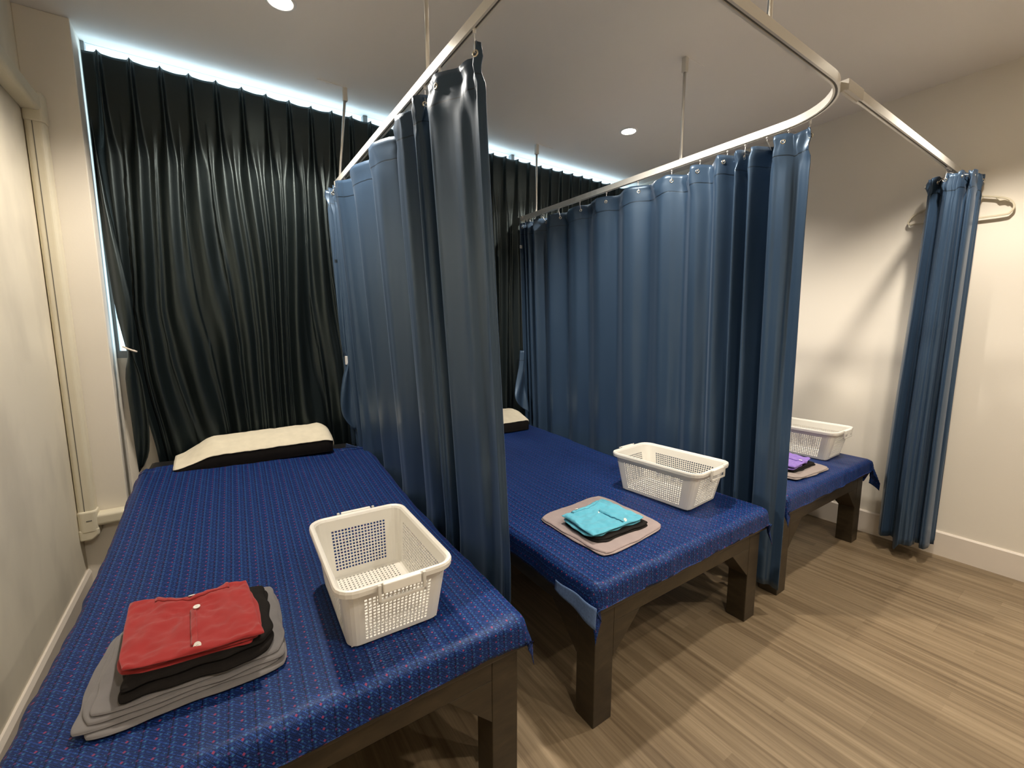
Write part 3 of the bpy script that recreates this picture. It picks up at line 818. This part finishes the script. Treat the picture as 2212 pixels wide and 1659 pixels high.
# ------------------------------------------------------------------ folded cloth
def fold(mb, quad, z0, th, seed, nx=40, ny=32, crease=None, bow=.006, wr=.002, back=None, edge=.5, crn=.075):
    """one folded layer: quad = FL, FR, BR, BL in plan; rounded edges, closed mesh"""
    FL, FR, BR, BL_ = [Vector((*q, 0)) for q in quad]
    nz = Noise1(seed)
    def surf(u, v, top):
        e = min(u, 1-u)*((FR-FL).length)/th; f = min(v, 1-v)*((BL_-FL).length)/th
        k = min(e, f)/edge; k = 1 if k >= 1 else math.sqrt(max(0, 1-(1-k)**2))
        a_, b_ = 2*u-1, 2*v-1; u_ = .5+.5*a_*(1-crn*abs(b_)**7); v_ = .5+.5*b_*(1-crn*abs(a_)**7)
        p = FL.lerp(FR, u_).lerp(BL_.lerp(BR, u_), v_)
        p.x += bow*nz(v*5+2)*(2*abs(u-.5))**3; p.y += bow*nz(u*6+60)*(2*abs(v-.5))**3
        if back: p.y += back(u)*sstep(.55, 1, v)
        zc = z0+th/2; z = zc+(th/2*k if top else -th/2*k)
        z += wr*(noise2(p.x*22, p.y*22, seed)+.5*noise2(p.x*60, p.y*60, seed+1))*(1 if top else 0)*k
        if crease and top: z += crease(u, v)*k
        return (p.x, p.y, z)
    vs = []; W = nx+1
    us = [.5-.5*math.cos(PI*i/nx) for i in range(nx+1)]; vv = [.5-.5*math.cos(PI*j/ny) for j in range(ny+1)]
    for top in (1, 0):
        for b in vv:
            for a in us: vs.append(surf(a, b, top))
    fs = []; N = W*(ny+1)
    for j in range(ny):
        for i in range(nx):
            fs.append((j*W+i, j*W+i+1, (j+1)*W+i+1, (j+1)*W+i)); fs.append((N+j*W+i, N+(j+1)*W+i, N+(j+1)*W+i+1, N+j*W+i+1))
    for i in range(nx):
        fs.append((i, N+i, N+i+1, i+1)); k = ny*W; fs.append((k+i, k+i+1, N+k+i+1, N+k+i))
    for j in range(ny):
        a, b = j*W, (j+1)*W; fs.append((a, b, N+b, N+a)); a, b = a+nx, b+nx; fs.append((a, N+a, N+b, b))
    mb.add(vs, fs, smooth=True)
    return surf
def rel(quad, o): return [(x-o[0], y-o[1]) for x, y in quad]
def inset(quad, l=0, r=0, f=0, b=0):
    FL, FR, BR, BL_ = quad; return [(FL[0]+l, FL[1]+f), (FR[0]-r, FR[1]+f), (BR[0]-r, BR[1]-b), (BL_[0]+l, BL_[1]-b)]

def towel(quad, z0, layers, th, mat, label, seed, steps):
    mb = MB(); z = 0; o = quad[0]; q = rel(quad, o)
    for k in range(layers):
        l, r, f, b = steps[k % len(steps)]
        fold(mb, inset(q, l, r, f, b), z, th*1.08, seed+k, bow=.005, wr=.0015, edge=.9); z += th
    ob = mb.build('folded_towel', mat); ob.location = (o[0], o[1], z0)
    return tag(ob, label, 'towel'), z0+z
def folded(name, quad, z0, layers, th, mat, label, cat, seed, steps, bow=.006, wr=.003):
    mb = MB(); z = 0; o = quad[0]; q = rel(quad, o)
    for k in range(layers):
        l, r, f, b = steps[k % len(steps)]
        fold(mb, inset(q, l, r, f, b), z, th*1.1, seed+k, bow=bow, wr=wr, edge=1.0); z += th
    ob = mb.build(name, mat); ob.location = (o[0], o[1], z0)
    return tag(ob, label, cat), z0+z
def shirt(quad, z0, mat, label, seed, neck=(.22, .80), depth=.05, th=.011, btn=((.5, .98), (.53, .62), (.52, .05)), plk=(.50, .045)):
    o = quad[0]; t = thing('folded_shirt', label, 'shirt', (o[0], o[1], z0))
    q = rel(quad, o)
    mb = MB()
    fold(mb, inset(q, -.006, .012, .010, .010), 0, th, seed+1, bow=.008, wr=.003, edge=1.0)
    fold(mb, inset(q, .012, -.004, .014, .02), th*.9, th, seed+2, bow=.008, wr=.003, edge=1.0)
    def nk(u):
        a, b = neck
        return -.7*depth*math.sin(PI*(u-a)/(b-a))**.8 if a < u < b else 0.0
    H = th*1.9
    def wrk(u, v):
        a = plk[0]-plk[1]/2
        st = .0035*sstep(a-.012, a+.012, u)*(1-sstep(a+.03, a+.22, u))*(1-sstep(.60, .70, v))
        pit = -.007*math.exp(-((u-a+.03)/.05)**2-((v-.60)/.07)**2)
        ray = .0035*math.sin(9*math.atan2(v-.62, u-a))*math.exp(-(((u-a)/.30)**2+((v-.5)/.30)**2))
        nl = .003*sstep(.78, .80, v)*(1 if neck[0] < u < neck[1] else 0)
        return st+pit+ray+nl
    S = fold(mb, q, H, th*1.25, seed+3, nx=60, ny=48, bow=.005, wr=.0085, back=nk, edge=1.1, crn=.015, crease=wrk)
    mb.build('shirt_body', mat, t)
    def P(u, v, dz=0): p = S(u, v, 1); return Vector((p[0], p[1], p[2]+dz))
    # placket strip following the cloth
    pu, pw = plk
    m = MB(); m.grid(4, 24, lambda a, b: (tuple(P(pu-pw/2+pw*a, lerp(.04, .66, b), .0012)), (a*.03, b*.2))); m.build('placket', mat, t, solid=.0035)
    # neckline facing
    a0, b0 = neck
    m = MB(); m.grid(30, 3, lambda a, b: (tuple(P(lerp(a0-.02, b0+.02, a), lerp(.90, .985, b), .0014)), (a*.2, b*.02))); m.build('neck_facing', mat, t, solid=.003)
    for (u, v) in btn:
        p = P(u, max(.03, v), .0025)
        if v < .08: p = Vector((p.x, p.y-.003, p.z-.001)); ax = Vector((0, -.75, .66))
        elif v > .95: ax = Vector((0, .5, .86)); p.z += .001
        else: ax = Vector((0, -.1, .99))
        b = MB(); b.cyl(p, p+ax*.0022, .0080, .0080, 18); b.cyl(p+ax*.0018, p+ax*.0030, .0080, .0068, 18, caps=False)
        bb = b.build('button', M['button'], t)
        h = MB()
        for s in (-1, 1): h.cyl(p+ax*.0020+Vector((s*.0013, 0, 0)), p+ax*.0026+Vector((s*.0013, 0, 0)), .0007, .0007, 8)
        h.build('thread_holes', M['black_cloth'], bb)
    return t
zt0 = zs+.004
# first bed
q = [(-.312, 1.172), (.096, 1.168), (.102, 1.552), (-.288, 1.556)]
_, z = towel(q, zt0, 4, .0085, M['grey_towel'], 'slate grey towel folded in four layers under the black trousers and red shirt', 21,
             [(.006, -.002, -.004, 0), (-.012, .004, .010, .004), (.004, .0, .014, .006), (.016, .003, .026, .004)])
q = [(-.246, 1.196), (.066, 1.186), (.080, 1.490), (-.226, 1.502)]
_, z = folded('folded_trousers', q, z-.001, 2, .021, M['black_cloth'], 'black folded trousers between the grey towel and the red shirt', 'trousers', 31, [(0, 0, 0, 0), (.006, .004, .010, .004)], bow=.010)
shirt([(-.236, 1.224), (.046, 1.186), (.030, 1.478), (-.250, 1.530)], z-.001, M['red'], 'crimson red button-up shirt folded on top of the pile on the first bed', 41)
# middle bed
q = [(1.153, 1.075), (1.563, 1.108), (1.578, 1.526), (1.148, 1.490)]
_, z = towel(q, zt0, 2, .007, M['mauve_towel'], 'mauve grey folded towel under the turquoise shirt on the middle bed', 51, [(0, 0, 0, 0), (.004, .002, .004, .0)])
q = [(1.185, 1.150), (1.492, 1.140), (1.492, 1.350), (1.196, 1.368)]
_, z = folded('folded_trousers', q, z-.001, 2, .009, M['black_cloth'], 'black folded trousers peeking out under the turquoise shirt', 'trousers', 61, [(0, 0, 0, 0), (.006, -.004, .006, 0)])
shirt([(1.180, 1.166), (1.482, 1.160), (1.476, 1.410), (1.194, 1.378)], z-.001, M['turq'], 'turquoise button-up shirt folded on top of the pile on the middle bed', 71, th=.008, depth=.02, btn=((.30, .98), (.55, .64), (.64, .07)), plk=(.60, .03))
# far right bed
q = [(2.66, 1.058), (3.068, 1.030), (3.085, 1.44), (2.68, 1.45)]
_, z = towel(q, zt0, 2, .008, M['taupe_towel'], 'taupe folded towel under the lilac shirt on the far right bed', 81, [(0, 0, 0, 0), (.004, .004, .004, 0)])
q = [(2.74, 1.105), (3.03, 1.10), (3.03, 1.34), (2.75, 1.34)]
_, z = folded('folded_trousers', q, z-.001, 2, .009, M['black_cloth'], 'black folded trousers under the lilac shirt on the far right bed', 'trousers', 91, [(0, 0, 0, 0), (.006, .0, .006, 0)])
shirt([(2.74, 1.10), (3.02, 1.13), (3.02, 1.36), (2.76, 1.37)], z-.001, M['purple'], 'lilac button-up shirt folded on top of the pile on the far right bed', 95, th=.008, btn=((.5, .6), (.55, .1)))

# ------------------------------------------------------------------ coat hanger on the right wall
hg = thing('clothes_hanger', 'beige plastic clothes hanger on the right wall behind the bunched curtain', 'hanger', (3.712, .745, 2.10))
pts = []
for p in [(0, .225, .005), (0, .20, .045), (0, .12, .080), (0, 0, .115), (0, -.12, .085), (0, -.195, .055), (0, -.222, .015), (0, -.212, -.018), (0, -.18, -.028), (0, 0, -.024), (0, .18, -.012), (0, .215, -.012)]: pts.append(p)
loop = [catmull(pts+[pts[0]], i/72) for i in range(72)]
v = MB(); v.tube(loop, 0, closed=True, prof=[(-.004, -.006), (.004, -.006), (.004, .006), (-.004, .006)], up=(1, 0, 0)); v.build('hanger_frame', M['hanger'], hg, bevel=.0015)
for s in (-1, 1):
    v = MB(); v.tube([(0, s*.095, .088), (0, s*.075, .05), (0, s*.055, .02), (0, s*.04, -.02)], .0035, 8); v.build('brace', M['hanger'], hg)
for s in (-1, 1):
    v = MB(); v.tube([(0, s*.15, .072), (0, s*.165, .052), (0, s*.185, .052), (0, s*.20, .040)], .004, 8); v.build('strap_notch', M['hanger'], hg)
v = MB(); v.tube([(0, 0, .112), (0, 0, .15), (0, .018, .168), (0, .012, .190), (0, -.012, .194), (0, -.024, .180)], .003, 8); v.build('hook', M['steel'], hg)
wh = MB(); wh.cyl((3.733, .745, 2.285), (3.706, .745, 2.285), .006, .006, 12); wh.cyl((3.7335, .745, 2.285), (3.729, .745, 2.285), .016, .016, 16)
tag(wh.build('wall_hook', M['steel']), 'small metal wall hook holding the beige clothes hanger', 'hook')
